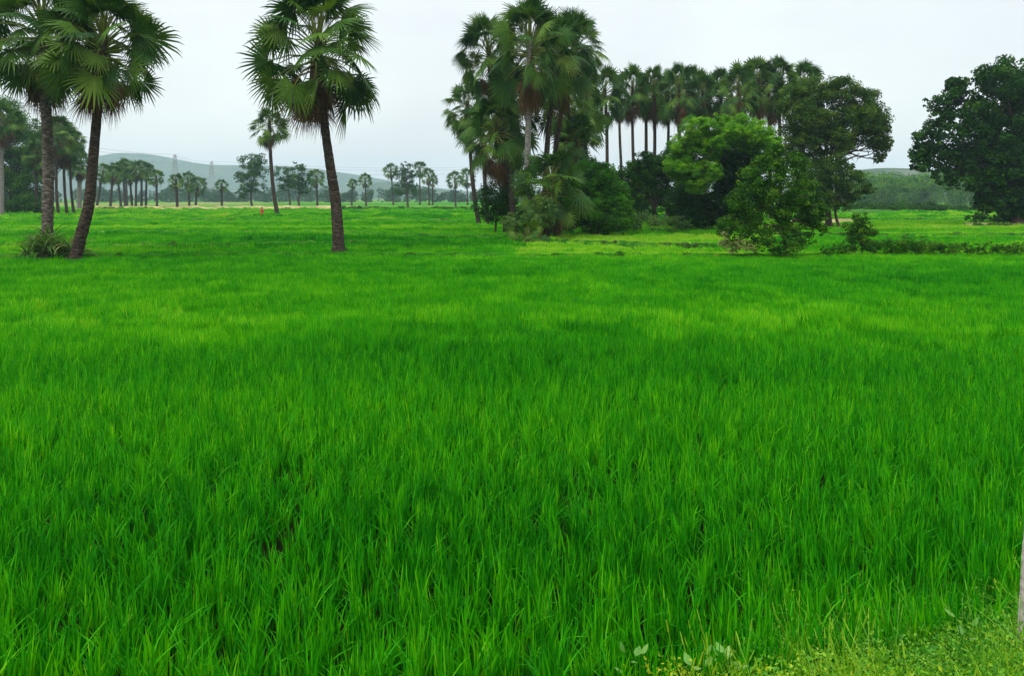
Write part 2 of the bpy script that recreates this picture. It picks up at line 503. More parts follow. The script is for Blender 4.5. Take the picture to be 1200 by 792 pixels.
def limbs(mb, base, fork, targets, r0, r1, sides=8, wob=.3):
    base = np.asarray(base, float); fork = np.asarray(fork, float)
    mid = (base + fork) / 2 + rng.normal(0, .05, 3) * np.linalg.norm(fork - base)
    P = curve_pts([base, mid, fork], 9)
    rr = np.linspace(r0, r1, 9); rr[0] *= 1.5; rr[1] *= 1.15
    tube(mb, P, rr, max(sides, 9), jit=.12)
    for t in targets:
        t = np.asarray(t, float); L_ = np.linalg.norm(t - fork)
        st = P[rng.integers(5, 9)]
        m1 = st + (t - st) * .35 + np.array([0, 0, .12 * L_]) + rng.normal(0, .06 * L_ * wob, 3)
        m2 = st + (t - st) * .7 + rng.normal(0, .08 * L_ * wob, 3)
        Q = curve_pts([st, m1, m2, t], 8)
        tube(mb, Q, np.linspace(r1 * .6, r1 * .12, 8), 6)
        for _ in range(3):
            k = rng.integers(3, 7); e = Q[k] + np.clip(rng.normal(0, min(.28 * L_, 1.1), 3), -1.3, 1.3) * [1, 1, .5]
            tube(mb, curve_pts([Q[k], (Q[k] + e) / 2 + rng.normal(0, .04 * L_, 3), e], 5), np.linspace(r1 * .25, r1 * .06, 5), 4)


def broadleaf(name, label, cat, basepx, D, blobs_px, leaf, dens, mat, r0=.3, forkpx=None, group=None, depth=1.0, droop=0, mat_r=(.15, .45), sub=.34, part='crown', fill=.75, trunk=True, aspect=1.8, bark='bark', up=.35):
    """blobs_px: (x, y, r[, dy]) in photo pixels; dy = depth offset in metres"""
    b = at(basepx, HY, D); b[2] = 0
    t = thing(name, label, cat, b, group)
    bl = []
    for q in blobs_px:
        dy = q[3] if len(q) > 3 else rng.normal(0, .35) * q[2] / F * D * depth
        c = at(q[0], q[1], D); c[0] *= (D + dy) / D if False else 1; c[1] += dy
        R = q[2] / F * D
        bl.append((c - b, (R, R * depth, R * .85)))
    mb = MB(); clumps(mb, bl, dens, leaf, mat_r, sub, droop=droop, fill=fill, aspect=aspect, up=up)
    mb.build(part, M[mat], t)
    if trunk:
        f = at(*(forkpx or (basepx, np.mean([q[1] for q in blobs_px]) + 10)), D) - b
        tb = MB(); limbs(tb, (0, 0, -.1), f, [q[0] for q in bl], r0, r0 * .6)
        tb.build('trunk', M[bark], t, smooth=True)
    return t


# ------------------------------------------------------------------ palms
def fan(mb, p, d, s, nrm, L_, nseg, spread=2.3, droop=.25, r=.4, split=.42, cup=.25):
    a = np.linspace(-spread, spread, nseg) + rng.normal(0, .02, nseg)
    da = 2 * spread / nseg * .56
    ln = L_ * (.70 + .30 * np.cos(a * .55)) * (.80 + .26 * rng.random(nseg))

    def dirv(a_):
        v = d[None] * np.cos(a_)[:, None] + s[None] * np.sin(a_)[:, None] - nrm[None] * (cup * np.abs(np.sin(a_)) + .05)[:, None]
        return v / np.linalg.norm(v, axis=1)[:, None]
    g_ = np.array([0, 0, -1.])
    c = dirv(a); l = dirv(a - da); rr = dirv(a + da)
    sp = (ln * split)[:, None]
    p = np.asarray(p)[None]
    pl = np.repeat(p, nseg, 0)
    A = p + l * sp + g_ * droop * sp * .12; B = p + c * sp + g_ * droop * sp * .12 + nrm[None] * sp * .05; C = p + rr * sp + g_ * droop * sp * .12
    k_ = (.6 + .8 * rng.random(nseg))[:, None]
    mid = p + c * (ln * .78)[:, None] + g_ * droop * ln[:, None] * .28 * k_
    w = (ln * split * da * .42)[:, None] * s[None]
    w = (rr - l) / 2 * sp * .5
    D1 = mid - w; D2 = mid + w
    tip = p + c * (ln * .97)[:, None] + g_ * droop * ln[:, None] * .62 * k_
    V = np.stack([pl, A, B, C, D1, D2, tip], 1).reshape(-1, 3)
    k = np.arange(nseg) * 7
    n1 = -np.ones(nseg, int) * 10 ** 9
    T = np.concatenate([np.stack([k, k + 1, k + 2, n1], -1), np.stack([k, k + 2, k + 3, n1], -1),
                        np.stack([k + 1, k + 4, k + 5, k + 2], -1), np.stack([k + 2, k + 5, k + 3, n1], -1),
                        np.stack([k + 4, k + 6, k + 5, n1], -1)])
    R = np.clip(r + .18 * (rng.random(nseg) - .5), 0, 1)
    mb.v.append(V); mb.t.append(T + mb.n); mb.r.append(np.concatenate([R] * 5)); mb.n += len(V)


def palm_crown(R=3.9, live=34, dead=12, nseg=30, hang=1.0, seed=1, shape=1.0, width=1.0):
    """crown about the apex (origin); returns (live mesh builder, dead mesh builder)"""
    global rng
    keep = rng; rng = np.random.default_rng(seed)
    A = MB(); B = MB()
    for i in range(live + dead):
        dd = i >= live
        u = i / max(1, live - 1) if not dd else (i - live) / max(1, dead)
        az = i * 2.39996 + rng.normal(0, .25)
        if not dd:
            el = math.radians(84 - 124 * u ** .85 + rng.normal(0, 11)); zb = -u * .42 * R * hang * .9
            Lp = R * (.52 + .12 * rng.random()) * (.75 + .35 * min(1, u * 1.5)); Lb = R * (.38 + .07 * rng.random())
        else:
            el = math.radians(-48 - 34 * u + rng.normal(0, 6)); zb = -(.40 + .30 * u) * R * hang
            Lp = R * .3; Lb = R * .42 * (1 - .25 * u)
        h = np.array([math.cos(az), math.sin(az), 0])
        p0 = np.array([0, 0, zb]) + h * .12
        e1 = el + .22; e2 = el - (.35 if not dd else .2) - .25 * rng.random()
        v1 = h * math.cos(e1) * width + np.array([0, 0, math.sin(e1)]); v2 = h * math.cos(e2) * width + np.array([0, 0, math.sin(e2)])
        p1 = p0 + v1 * Lp * .5; p2 = p1 + (v1 + v2) / 2 * Lp * .5
        mb = B if dd else A
        tube(mb, [p0, p1, p2], [.05 * R / 4, .035 * R / 4, .028 * R / 4], 4, .92 if not dd else .7, cap=False)
        d = v2 / np.linalg.norm(v2)
        s = np.cross(d, [0, 0, 1.]); s /= np.linalg.norm(s) + 1e-9
        Lb *= rng.uniform(.85, 1.12); Lp *= .45 if (not dd and rng.random() < .35) else 1; tw = rng.normal(0, .8) + (1.0 if rng.random() < .25 else 0); Lb *= rng.uniform(.8, 1.08)
        nn = np.cross(s, d)
        s2 = s * math.cos(tw) + nn * math.sin(tw); n2 = np.cross(s2, d)
        fan(mb, p2, d, s2, n2, Lb, nseg, 2.2 if not dd else 1.3, .12 + .22 * rng.random() + (.5 if dd else 0), (.12 + .62 * rng.random()) if not dd else .2 + .6 * rng.random(), cup=.2 if not dd else .5)
        if not dd and u > .75 and rng.random() < .4:   # ageing outer leaf
            mb.r[-1] += .12
    # fibrous head of leaf bases
    tube(B, [[0, 0, -.75 * R * hang], [0, 0, -.4 * R * hang], [0, 0, 0]], [.2 * R / 4, .3 * R / 4, .12 * R / 4], 9, .25, .3)
    rng = keep
    return A, B


_crown = {}


def crown_mesh(lod, var):
    k = (lod, var)
    if k not in _crown:
        live, dead, seg = {'hi': (66, 14, 26), 'mid': (54, 18, 16), 'low': (38, 6, 11), 'grn': (34, 0, 20)}[lod]
        A, B = palm_crown(1.0 * 3.9, live, dead, seg, 1.0, 100 + var * 7 + len(lod))
        _crown[k] = (A.mesh('palm_crown', M['palm']), B.mesh('dry_fronds', M['dead']))
    return _crown[k]


def palm(label, pts_px, D, crown, lod='mid', var=0, group=None, r0=.25, r1=.17, sq=(1, 1, 1), bark='palmbark', name='palmyra_palm', foot=None, rotz=None):
    """pts_px: trunk from base to apex in photo pixels; crown = radius in pixels (horizontal)"""
    P = np.array([at(x, y, D) for x, y in pts_px]); P[0, 2] = 0
    b = P[0].copy(); P -= b
    # gentle depth wander
    P[1:, 1] += np.linspace(0, rng.normal(0, .3), len(P))[1:]
    t = thing(name, label, 'palm tree', b, group)
    n = {'hi': 60, 'mid': 24, 'grn': 24, 'low': 9}[lod]
    Q = curve_pts(np.concatenate([[P[0] - [0, 0, .15]], P[1:]]), n)
    u = np.linspace(0, 1, n)
    rr = r1 + (r0 - r1) * (1 - u) + .45 * r0 * np.exp(-u * 22)
    if lod == 'hi': rr = rr * (1 + .035 * np.sin(u * 190) + .05 * (rng.random(n) - .5))
    mb = MB(); tube(mb, Q, rr, {'hi': 16, 'mid': 10, 'grn': 10, 'low': 6}[lod], jit=.06 if lod != 'low' else 0)
    if lod == 'hi' or foot:   # root mass
        a = rng.random(26) * 6.28
        for q in a:
            tube(mb, [[r0 * 1.2 * math.cos(q), r0 * 1.2 * math.sin(q), .35 + .2 * rng.random()], [r0 * 1.7 * math.cos(q), r0 * 1.7 * math.sin(q), .1], [r0 * 2.1 * math.cos(q), r0 * 2.1 * math.sin(q), -.1]], .03, 4, cap=False)
    mb.build('trunk', M[bark], t, smooth=True)
    ca, cb = crown_mesh(lod, var)
    s = crown / F * D / 3.9
    for nm, me in (('crown', ca), ('dry_fronds', cb)):
        o = link(nm, me, t, P[-1]); o.scale = (s * sq[0], s * sq[1], s * sq[2])
        o.rotation_euler = (rng.normal(0, .06), rng.normal(0, .06), rotz if rotz is not None else rng.random() * 6.28)
        if nm == 'crown': e = o.rotation_euler.copy()
        else: o.rotation_euler = e
    return t


# --- the lone palms in the foreground
palm('left of the twin tall palms, upright ash grey trunk rising from a spiky bush', [(53, 302), (55, 250), (54, 170), (50, 110), (46, 22)], 36.5, 88, 'hi', 0, r0=.26, r1=.21, bark='ash')
palm('right of the twin tall palms, dark curved trunk leaning out of the spiky bush', [(86, 301), (93, 284), (104, 243), (108.5, 202), (114, 142), (123, 40)], 35.0, 84, 'hi', 1, r0=.27, r1=.18)
palm('lone tall palm with full shaggy crown and bare dark trunk standing in the open rice', [(398, 298), (394, 240), (387, 190), (381, 140), (375, 42)], 39.3, 92, 'hi', 2, r0=.29, r1=.17)
palm('slim solitary palm with a small round crown, behind the person in red', [(326, 255), (321, 225), (318, 185), (317, 143)], 120, 26, 'mid', 3, r0=.32, r1=.22, foot=1)

# --- left grove
broadleaf('broadleaf_tree', 'tall dark leafy tree at the left edge behind the twin palms', 'tree', 20, 140,
          [(8, 140, 26), (22, 170, 26), (-15, 150, 30), (30, 200, 24), (2, 195, 30), (18, 228, 26), (-25, 200, 34), (-30, 232, 28), (40, 180, 14), (34, 232, 18), (28, 150, 14)], .34, 1.0, 'mid', .5, (16, 215))
broadleaf('broadleaf_tree', 'full leafy tree behind the palms seen between the twin trunks', 'tree', 62, 152, [(56, 152, 15), (70, 160, 17), (84, 176, 14), (60, 174, 16), (44, 190, 14), (72, 186, 14), (88, 192, 10), (50, 165, 14)], .36, 1.2, 'mid', .4, (62, 205))
palm('thin pale grey palm trunk at the very left edge of the grove', [(2, 255), (2, 215), (1, 180), (1, 138)], 112, 30, 'mid', 1, 'palms in the left grove', bark='palegrey', r0=.3)
palm('shorter palm just left of the ash grey trunk of the twin palms', [(42, 250), (43, 225), (43, 195), (44, 178)], 132, 22, 'mid', 2, 'palms in the left grove')
palm('tallest of the palms between the trunks of the twin palms', [(69, 250), (66, 225), (66, 190), (68, 152)], 130, 27, 'mid', 3, 'palms in the left grove')
palm('middle of the three close trunks between the twin palms', [(79, 250), (76, 225), (75, 190), (77, 168)], 134, 24, 'mid', 0, 'palms in the left grove')
palm('rightmost of the three close trunks between the twin palms, leaning left', [(87, 250), (83, 225), (81, 190), (82, 162)], 138, 20, 'mid', 1, 'palms in the left grove')
palm('pale crowned palm half hidden behind the dark curved trunk', [(93, 246), (93, 225), (94, 205), (95, 190)], 175, 19, 'mid', 2, 'palms in the left grove', bark='palegrey', r0=.5, r1=.4)
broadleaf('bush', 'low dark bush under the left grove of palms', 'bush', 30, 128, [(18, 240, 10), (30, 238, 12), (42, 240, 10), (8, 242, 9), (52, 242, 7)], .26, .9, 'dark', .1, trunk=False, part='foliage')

# --- far rows of palms
FAR = 'distant palms along the far bund'
row = [(113, 121, 243, 200, 13, 'far palm in the row right of the curved trunk, first and half hidden by it'),
       (129, 133, 244, 202, 12, 'leaning palm that opens the far row beside the hills, trunk tilting right'),
       (142, 137, 243, 199, 13, 'second far palm of the row, its trunk leaning left to the first'),
       (147, 143, 243, 197, 12, 'third far palm of the row in the tight knot of crowns'),
       (155, 152, 243, 204, 11, 'shorter fourth far palm of the row with a low crown'),
       (149, 148, 242, 194, 12, 'pale fifth far palm standing in the middle of the row'),
       (159, 159, 243, 197, 13, 'sixth far palm of the row with a thick straight trunk'),
       (166, 165, 243, 196, 13, 'seventh far palm of the row, tall with a round crown'),
       (171, 171, 243, 198, 11, 'last palm at the right end of the tight far row'),
       (184, 183, 243, 206, 11, 'single round headed palm standing apart right of the tight row'),
       (208, 207, 246, 210, 10, 'slender palm under the left pylon'),
       (222, 220, 243, 208, 11, 'left palm of the close pair between the two pylons'),
       (229, 232, 243, 215, 12, 'right palm of the close pair between the pylons, with low hanging leaves'),
       (260, 260, 243, 215, 8, 'small flat topped palm alone right of the second pylon'),
       (372, 371, 243, 206, 12, 'small palm just left of the lone tall trunk'),
       (412, 413, 240, 214, 7, 'tiny pale palm right of the lone tall trunk'),
       (429, 428, 241, 209, 9, 'small neat palm standing alone in the open gap before the low hill'),
       (492, 492, 240, 196, 10, 'palm with the highest crown in the right far clump'),
       (503, 502, 240, 204, 10, 'palm second from the right end of the right far clump'),
       (507, 507, 240, 210, 8, 'short dark palm ending the right far clump'),
       (461, 458, 240, 198, 10, 'palm with spread leaves opening the right far clump'),
       (534, 533, 241, 208, 11, 'far palm just left of the overgrown grove'),
       (548, 547, 240, 205, 12, 'far palm half behind the leftmost grove trunk')]
for k, (bx, tx, by, cy, r, lab) in enumerate(row):
    D = gd(by, .3) * (1 + .02 * (k % 3))
    palm(lab, [(bx, by), ((bx + tx) / 2, (by + cy) / 2), (tx, cy)], D, r * 1.12, 'low', k % 5, FAR, r0=.34, r1=.26, bark='palmbark', rotz=k * 1.7)

broadleaf('broadleaf_tree', 'rounded far tree left of the slim solitary palm', 'tree', 296, 225, [(290, 192, 13), (302, 196, 13), (284, 208, 11), (298, 214, 13), (288, 225, 10), (304, 188, 8)], .5, .8, 'dark', .35, (296, 222))
broadleaf('broadleaf_tree', 'far leafy tree just right of the slim solitary palm', 'tree', 340, 225, [(332, 204, 10), (342, 212, 10), (335, 216, 9)], .5, .8, 'dark', .3, (338, 224))
broadleaf('broadleaf_tree', 'dense far tree midway between slim palm and lone tall palm', 'tree', 351, 222, [(351, 202, 11), (358, 212, 11), (346, 214, 10), (355, 222, 8)], .5, .8, 'dark', .35, (352, 224))
broadleaf('broadleaf_tree', 'bushy far tree under the palm crowns of the right far clump', 'tree', 478, 250, [(472, 205, 11), (480, 212, 11), (469, 222, 9), (484, 222, 8), (476, 197, 8)], .5, .8, 'dark', .35, (477, 224))

# --- overgrown palm grove in the centre
GRV = 'palms of the overgrown grove'
palm('front palm of the grove with pale grey trunk and orange dead leaves under its crown', [(618, 282), (618, 215), (619, 150), (621, 44)], 56, 60, 'hi', 3, GRV, bark='palegrey', r0=.24, r1=.2, sq=(1, 1, 1.25))
palm('palm at the upper left of the grove with splayed leaves against the sky', [(594, 262), (592, 200), (586, 130), (572, 56)], 62, 48, 'hi', 1, GRV, sq=(1, 1, 1.2))
palm('right front palm of the grove with long dead leaves hanging on its trunk', [(638, 270), (640, 200), (645, 130), (655, 55)], 60, 49, 'hi', 0, GRV, sq=(1, 1, 1.3))
palm('palm at the upper right of the grove, its crown above the row behind', [(648, 268), (650, 190), (660, 120), (674, 46)], 64, 40, 'hi', 2, GRV, sq=(1, 1, 1.35))
palm('low palm with a broad dark crown on the left side of the grove', [(604, 270), (598, 220), (590, 180), (582, 146)], 60, 50, 'hi', 4, GRV, sq=(1, 1, 1.1))
palm('leftmost palm of the grove with a thin bare trunk standing clear', [(562, 258), (556, 230), (552, 190), (548, 120)], 82, 32, 'mid', 4, GRV, sq=(1, 1, 1.2))
palm('short thin palm beside the leftmost grove trunk', [(571, 258), (569, 230), (568, 205), (566, 152)], 80, 26, 'mid', 2, GRV)
palm('palm with hanging leaves at the right side of the grove, trunk tilting back', [(694, 255), (691, 215), (686, 175), (681, 118)], 80, 36, 'mid', 3, GRV, sq=(1, 1, 1.3))
palm('half hidden palm behind the front trunks of the grove', [(670, 265), (670, 215), (668, 175), (664, 112)], 70, 40, 'mid', 1, GRV, sq=(1, 1, 1.5))
palm('dark low palm filling the grove under the right front crown', [(672, 265), (673, 230), (674, 200), (676, 158)], 68, 36, 'mid', 0, GRV, sq=(1, 1, 1.2))
palm('dark palm deep in the grove between the low broad crown and the pale front trunk', [(600, 265), (600, 220), (602, 170), (600, 112)], 70, 42, 'mid', 3, GRV, sq=(1, 1, 1.4))

ROW2 = 'row of tall palms behind the vine mounds'
for k, (bx, tx, cy, r, D, lab) in enumerate([
        (711, 709, 104, 22, 96, 'first tall palm of the row behind, standing clear right of the grove'),
        (742, 741, 100, 21, 97, 'second tall palm of the row behind, bare trunk against the sky'),
        (757, 757, 112, 17, 103, 'thin palm squeezed between the second and the third of the row behind'),
        (769, 767, 99, 20, 98, 'third tall palm of the row behind with a dense leaf skirt'),
        (797, 796, 98, 23, 95, 'fourth tall palm of the row behind, its trunk ending in the vine mound'),
        (728, 727, 116, 14, 110, 'short far palm seen between the first two tall palms of the row behind'),
        (783, 782, 104, 18, 104, 'palm tucked between the third and fourth tall palms of the row behind'),
        (812, 811, 100, 20, 102, 'palm tucked between the fourth and fifth tall palms of the row behind'),
        (846, 845, 104, 19, 98, 'palm over the gap between the row and the highest crowns'),
        (902, 902, 98, 21, 99, 'palm crowded behind the highest crown of the row'),
        (824, 824, 106, 20, 97, 'fifth palm of the row behind over the vine mound'),
        (868, 866, 100, 24, 92, 'palm just left of the highest crowns over the bright vines'),
        (889, 889, 92, 25, 94, 'highest palm crown above the bright green vines'),
        (914, 914, 92, 25, 93, 'palm touching the left edge of the big round tree'),
        (940, 941, 96, 22, 96, 'palm crown rising at the back of the big round tree')]):
    ln = rng.normal(0, 2.2)
    palm(lab, [(bx + ln, 258), (bx + ln * .7, 205), ((bx + tx) / 2 + rng.normal(0, 1), 150), (tx, cy)], D, r * rng.uniform(1.2, 1.4), 'mid', k % 5, ROW2, r0=rng.uniform(.2, .28), r1=rng.uniform(.14, .19), rotz=k * 2.1, sq=(1, rng.uniform(.9, 1.1), rng.uniform(1.2, 1.6)))

# bushes and creepers of the grove
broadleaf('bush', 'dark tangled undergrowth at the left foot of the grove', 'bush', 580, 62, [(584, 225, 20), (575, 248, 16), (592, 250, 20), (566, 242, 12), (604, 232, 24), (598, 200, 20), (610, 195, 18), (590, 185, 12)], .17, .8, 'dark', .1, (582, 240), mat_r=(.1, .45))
t = thing('young_palm', 'stemless young palm with yellowish drooping fans in the middle of the grove', 'palm tree', [*at(645, HY, 55)[:2], 0])
A, B = palm_crown(2.9, 64, 10, 20, 1.3, 501)
for nm, mb, mt in (('crown', A, 'palm'), ('dry_fronds', B, 'dead')):
    o = mb.build(nm, M[mt], t); o.location = (0, 0, 4.5); o.scale = (1.1, .95, 1.05)
t = thing('young_palm', 'small spiky young palm at the front foot of the grove on the rice edge', 'palm tree', [*at(618, HY, 51)[:2], 0])
A, B = palm_crown(3.9, 22, 4, 18, .3, 502)
for nm, mb, mt in (('crown', A, 'palm'), ('dry_fronds', B, 'dead')):
    o = mb.build(nm, M[mt], t); o.location = (0, 0, .55); o.scale = (.42, .42, .42)
broadleaf('bush', 'grey green scrub around the front foot of the grove', 'bush', 630, 53, [(606, 262, 14), (630, 258, 18), (640, 245, 16), (618, 270, 9), (596, 262, 10)], .15, .7, 'scrub', .08, (628, 262), part='foliage')
broadleaf('vine_mound', 'rounded dark green vine mound between grove and palm row', 'bush', 700, 60, [(697, 215, 24), (712, 232, 26), (684, 240, 28), (662, 248, 24), (722, 255, 18), (700, 258, 22), (672, 215, 22), (655, 262, 16), (640, 255, 18), (705, 205, 16), (725, 238, 14), (690, 200, 14)], .15, 1.5, 'vine', .2, (696, 240), part='creepers', mat_r=(0, .35))
broadleaf('bush', 'low scrub hedge between the two vine mounds', 'bush', 765, 64, [(740, 262, 13), (755, 258, 13), (770, 262, 12), (786, 262, 12), (800, 262, 11), (728, 262, 12)], .15, .8, 'scrub', .06, (765, 262), part='foliage', trunk=False)
broadleaf('broadleaf_tree', 'dark low tree behind the scrub hedge under the palm row', 'tree', 770, 76, [(752, 215, 16), (768, 203, 18), (788, 215, 22), (742, 226, 14), (800, 195, 18), (770, 235, 20), (790, 180, 12), (750, 245, 14), (730, 240, 12), (760, 190, 10), (738, 212, 13), (722, 225, 14), (712, 212, 9), (752, 200, 13), (776, 195, 14), (735, 235, 15), (726, 205, 11), (742, 198, 11), (757, 188, 12), (715, 228, 14), (785, 190, 15), (800, 178, 12)], .17, 1.2, 'dark', .2, (768, 235), mat_r=(.1, .5))
# bright vine covered arch
broadleaf('vine_mound', 'bright green vine draped tree arching over a dark hollow', 'tree', 852, 63,
          [(812, 150, 15), (832, 148, 14), (852, 147, 13), (870, 148, 15), (888, 155, 15), (903, 168, 12), (800, 170, 15), (820, 172, 16), (842, 163, 12), (862, 160, 12), (880, 168, 12), (796, 195, 16), (814, 208, 20), (818, 196, 16), (834, 182, 10), (838, 205, 8), (850, 158, 12, -2.2), (870, 160, 12, -2.4), (888, 168, 10, -2.0), (836, 170, 10, -2), (828, 200, 9, -2.2), (816, 165, 17)], .13, 1.5, 'vine', .3, (860, 200), trunk=False, part='creepers', mat_r=(.22, .5), sub=.32, depth=1.2, up=1.1, droop=.9, fill=.86)
broadleaf('broadleaf_tree', 'thicket darkened for the shade in the hollow under the bright vines', 'tree', 872, 67, [(848, 180, 17), (866, 178, 18), (886, 185, 18), (850, 205, 20), (870, 205, 22), (888, 215, 22), (850, 235, 22), (872, 240, 24), (845, 258, 16), (862, 260, 18), (835, 160, 10), (822, 205, 18), (812, 240, 18), (905, 190, 16), (868, 222, 24), (858, 192, 20), (802, 226, 18), (824, 228, 16), (806, 248, 18), (830, 248, 14), (796, 258, 13), (840, 262, 10), (816, 262, 13), (790, 240, 13)], .17, 1.2, 'dark', .15, (866, 240), part='crown', mat_r=(0, .38))  # leaf colour kept near black to paint in the shade beneath the vine canopy
# front shrub tree
broadleaf('shrub_tree', 'leafy shrub like tree standing forward on the rice edge beside the vines', 'tree', 917, 36.5,
          [(905, 188, 17), (926, 200, 20), (888, 210, 20), (915, 225, 24), (942, 225, 20), (878, 240, 22), (899, 255, 24), (932, 255, 24), (951, 250, 15), (865, 265, 17), (888, 280, 17), (915, 285, 20), (942, 278, 16), (858, 285, 10), (908, 205, 18), (850, 266, 12), (958, 238, 12), (960, 264, 11), (906, 176, 9), (878, 222, 16), (932, 186, 10), (893, 190, 9)],
          .115, .95, 'mid', .09, (917, 265), mat_r=(.02, .6), sub=.33)
broadleaf('bush', 'pale flowering weeds at the left foot of the forward shrub tree', 'bush', 858, 36, [(850, 285, 7), (858, 290, 8), (866, 284, 7), (848, 275, 4), (878, 290, 6)], .08, .7, 'scrub', .03, (858, 288), mat_r=(.45, .6), part='foliage')
# big round tree
broadleaf('broadleaf_tree', 'big round olive green tree with a drooping right branch', 'tree', 972, 76,
          [(935, 112, 22), (960, 108, 24), (985, 112, 24), (1008, 120, 22), (1025, 138, 20), (1035, 155, 14), (940, 138, 22), (968, 140, 26), (998, 145, 24), (1018, 160, 16), (945, 165, 20), (975, 168, 18), (1033, 176, 8), (1030, 186, 6), (1040, 168, 9), (925, 125, 14), (930, 160, 18), (925, 182, 16), (950, 190, 18), (1012, 140, 20), (990, 165, 15), (1030, 166, 12), (960, 150, 24)],
          .19, 1.2, 'olive', .3, (972, 186), mat_r=(.1, .55))
broadleaf('broadleaf_tree', 'small hazy tree under the big round tree with a pale stem', 'tree', 985, 73.5, [(950, 200, 18), (972, 205, 20), (992, 212, 16), (948, 225, 20), (970, 228, 20), (1000, 226, 12), (990, 238, 12), (1014, 222, 8), (950, 248, 16), (1005, 205, 7), (996, 196, 6), (962, 215, 18), (978, 190, 12)], .17, 1.0, 'olive', .14, (980, 228), mat_r=(.0, .5))
# big dark tree on the right
broadleaf('broadleaf_tree', 'huge dark glossy tree spreading in from the right edge', 'tree', 1193, 82,
          [(1190, 90, 28), (1160, 95, 26), (1130, 112, 22), (1108, 125, 18), (1215, 100, 30), (1175, 125, 30), (1140, 140, 26), (1105, 150, 20), (1085, 165, 17), (1200, 140, 34), (1165, 165, 32), (1125, 175, 24), (1095, 182, 18), (1078, 192, 11), (1200, 180, 34),
           (1165, 205, 26), (1130, 205, 20), (1105, 205, 13), (1190, 220, 28), (1240, 130, 34), (1240, 180, 36), (1160, 230, 18), (1230, 215, 30), (1185, 245, 18), (1082, 178, 12), (1120, 98, 9), (1205, 250, 20), (1165, 236, 18), (1200, 235, 26), (1150, 215, 20), (1180, 190, 30), (1150, 180, 24)],
          .33, 1.0, 'dark', .6, (1190, 205), mat_r=(.0, .62), aspect=1.5)
broadleaf('bush', 'dark low bush on the dry patch under the huge dark tree', 'bush', 1150, 90, [(1138, 256, 7), (1150, 254, 8), (1162, 257, 7), (1172, 258, 6)], .2, .8, 'dark', .06, (1150, 257), part='foliage')
# small bush
broadleaf('bush', 'small upright round bush alone in the right field', 'bush', 1009, 38.5, [(1010, 258, 11), (1004, 272, 14), (1018, 272, 13), (1008, 286, 14), (1020, 288, 9), (998, 288, 9)], .10, .9, 'dark', .05, (1009, 280), mat_r=(.2, .5), part='foliage')
broadleaf('bush', 'long low hedge of creeping scrub on the bund at the right edge', 'bush', 1100, 37.5,
          [(1024, 288.5, 9), (1035, 287.5, 7), (1046, 289.5, 11.8), (1057, 288.5, 12.8), (1068, 287.5, 10.8), (1079, 289.5, 11.8), (1090, 288.5, 12.8), (1101, 290.5, 6.3), (1112, 292.5, 7.3), (1123, 291.5, 8.3), (1134, 290.5, 6.3), (1145, 292.5, 7.3), (1156, 291.5, 8.3), (1167, 290.5, 6.3), (1178, 292.5, 7.3), (1189, 291.5, 8.3), (1200, 290.5, 6.3), (1211, 292.5, 7.3), (1222, 291.5, 8.3)],
           .085, .8, 'mid', .02, trunk=False, part='foliage', mat_r=(.1, .5))
broadleaf('bush', 'small flat scrub heap left of the small upright bush', 'bush', 982, 37.5, [(968, 294, 6), (980, 292, 7), (990, 295, 6)], .08, .8, 'mid', .02, trunk=False, part='foliage', mat_r=(.1, .5))

# spiky bush at the foot of the twin palms
def rosette(mb, c, n, L_, w):
    for _ in range(n):
        az = rng.random() * 6.28; el = rng.uniform(.25, 1.45); l = L_ * rng.uniform(.6, 1.1)
        h = np.array([math.cos(az), math.sin(az), 0]); s = np.array([-math.sin(az), math.cos(az), 0])
        V = []
        p = np.array(c, float)
        for k in range(6):
            t = k / 5; ww = w * (1 - t ** 2) * (.6 + .8 * min(t * 3, 1)) * .5
            e = el - 1.5 * t * t
            if k: p = p + (h * math.cos(e) + np.array([0, 0, math.sin(e)])) * l / 5
            V += [p - s * ww + [0, 0, ww * .5], p.copy(), p + s * ww + [0, 0, ww * .5]]
        T = []
        for k in range(5):
            T += [[3 * k, 3 * k + 1, 3 * k + 4, 3 * k + 3], [3 * k + 1, 3 * k + 2, 3 * k + 5, 3 * k + 4]]
        V = np.array(V); V[:, 2] = np.maximum(V[:, 2], .02)
        mb.add(V, T, rng.uniform(.15, .95))


t = thing('spiky_bush', 'bush of arching sword shaped leaves round the feet of the twin palms', 'bush', [*at(62, HY, 35.9)[:2], 0])
mb = MB()
for k in range(26):
    q = at(rng.uniform(30, 96), HY, 36.3 + rng.normal(-.2, .5)) - np.array([*t.location])
    rosette(mb, (q[0], q[1], rng.uniform(.3, 1.05)), 19, rng.uniform(1.0, 1.5), .06)
mb.build('foliage', M['scrub'], t)
# grass ring round the lone palm foot
t = thing('grass_tussock', 'ragged tussock round the foot of the lone tall palm', 'grass tussock', [*at(400, HY, 38.7)[:2], 0])
mb = MB()
for k in range(22):
    rosette(mb, (rng.uniform(-1.0, 1.2), rng.normal(0, .3), 0), 9, rng.uniform(.25, .5), .02)
mb.build('leaves', M['scrub'], t)

for lab, q, dd in (('low grass tussock at the foot of the slim solitary palm', 327, 119), ('grass tussock at the foot of the huge dark tree', 1190, 80), ('grass tussock at the foot of the big round tree', 973, 75)):
    t = thing('grass_tussock', lab, 'grass tussock', [*at(q, HY, dd)[:2], 0])
    mb = MB()
    for k in range(26):
        rosette(mb, (rng.normal(0, .9), rng.normal(0, .5) - .2, 0), 9, rng.uniform(.4, .9), .05)
    mb.build('leaves', M['scrub'], t)

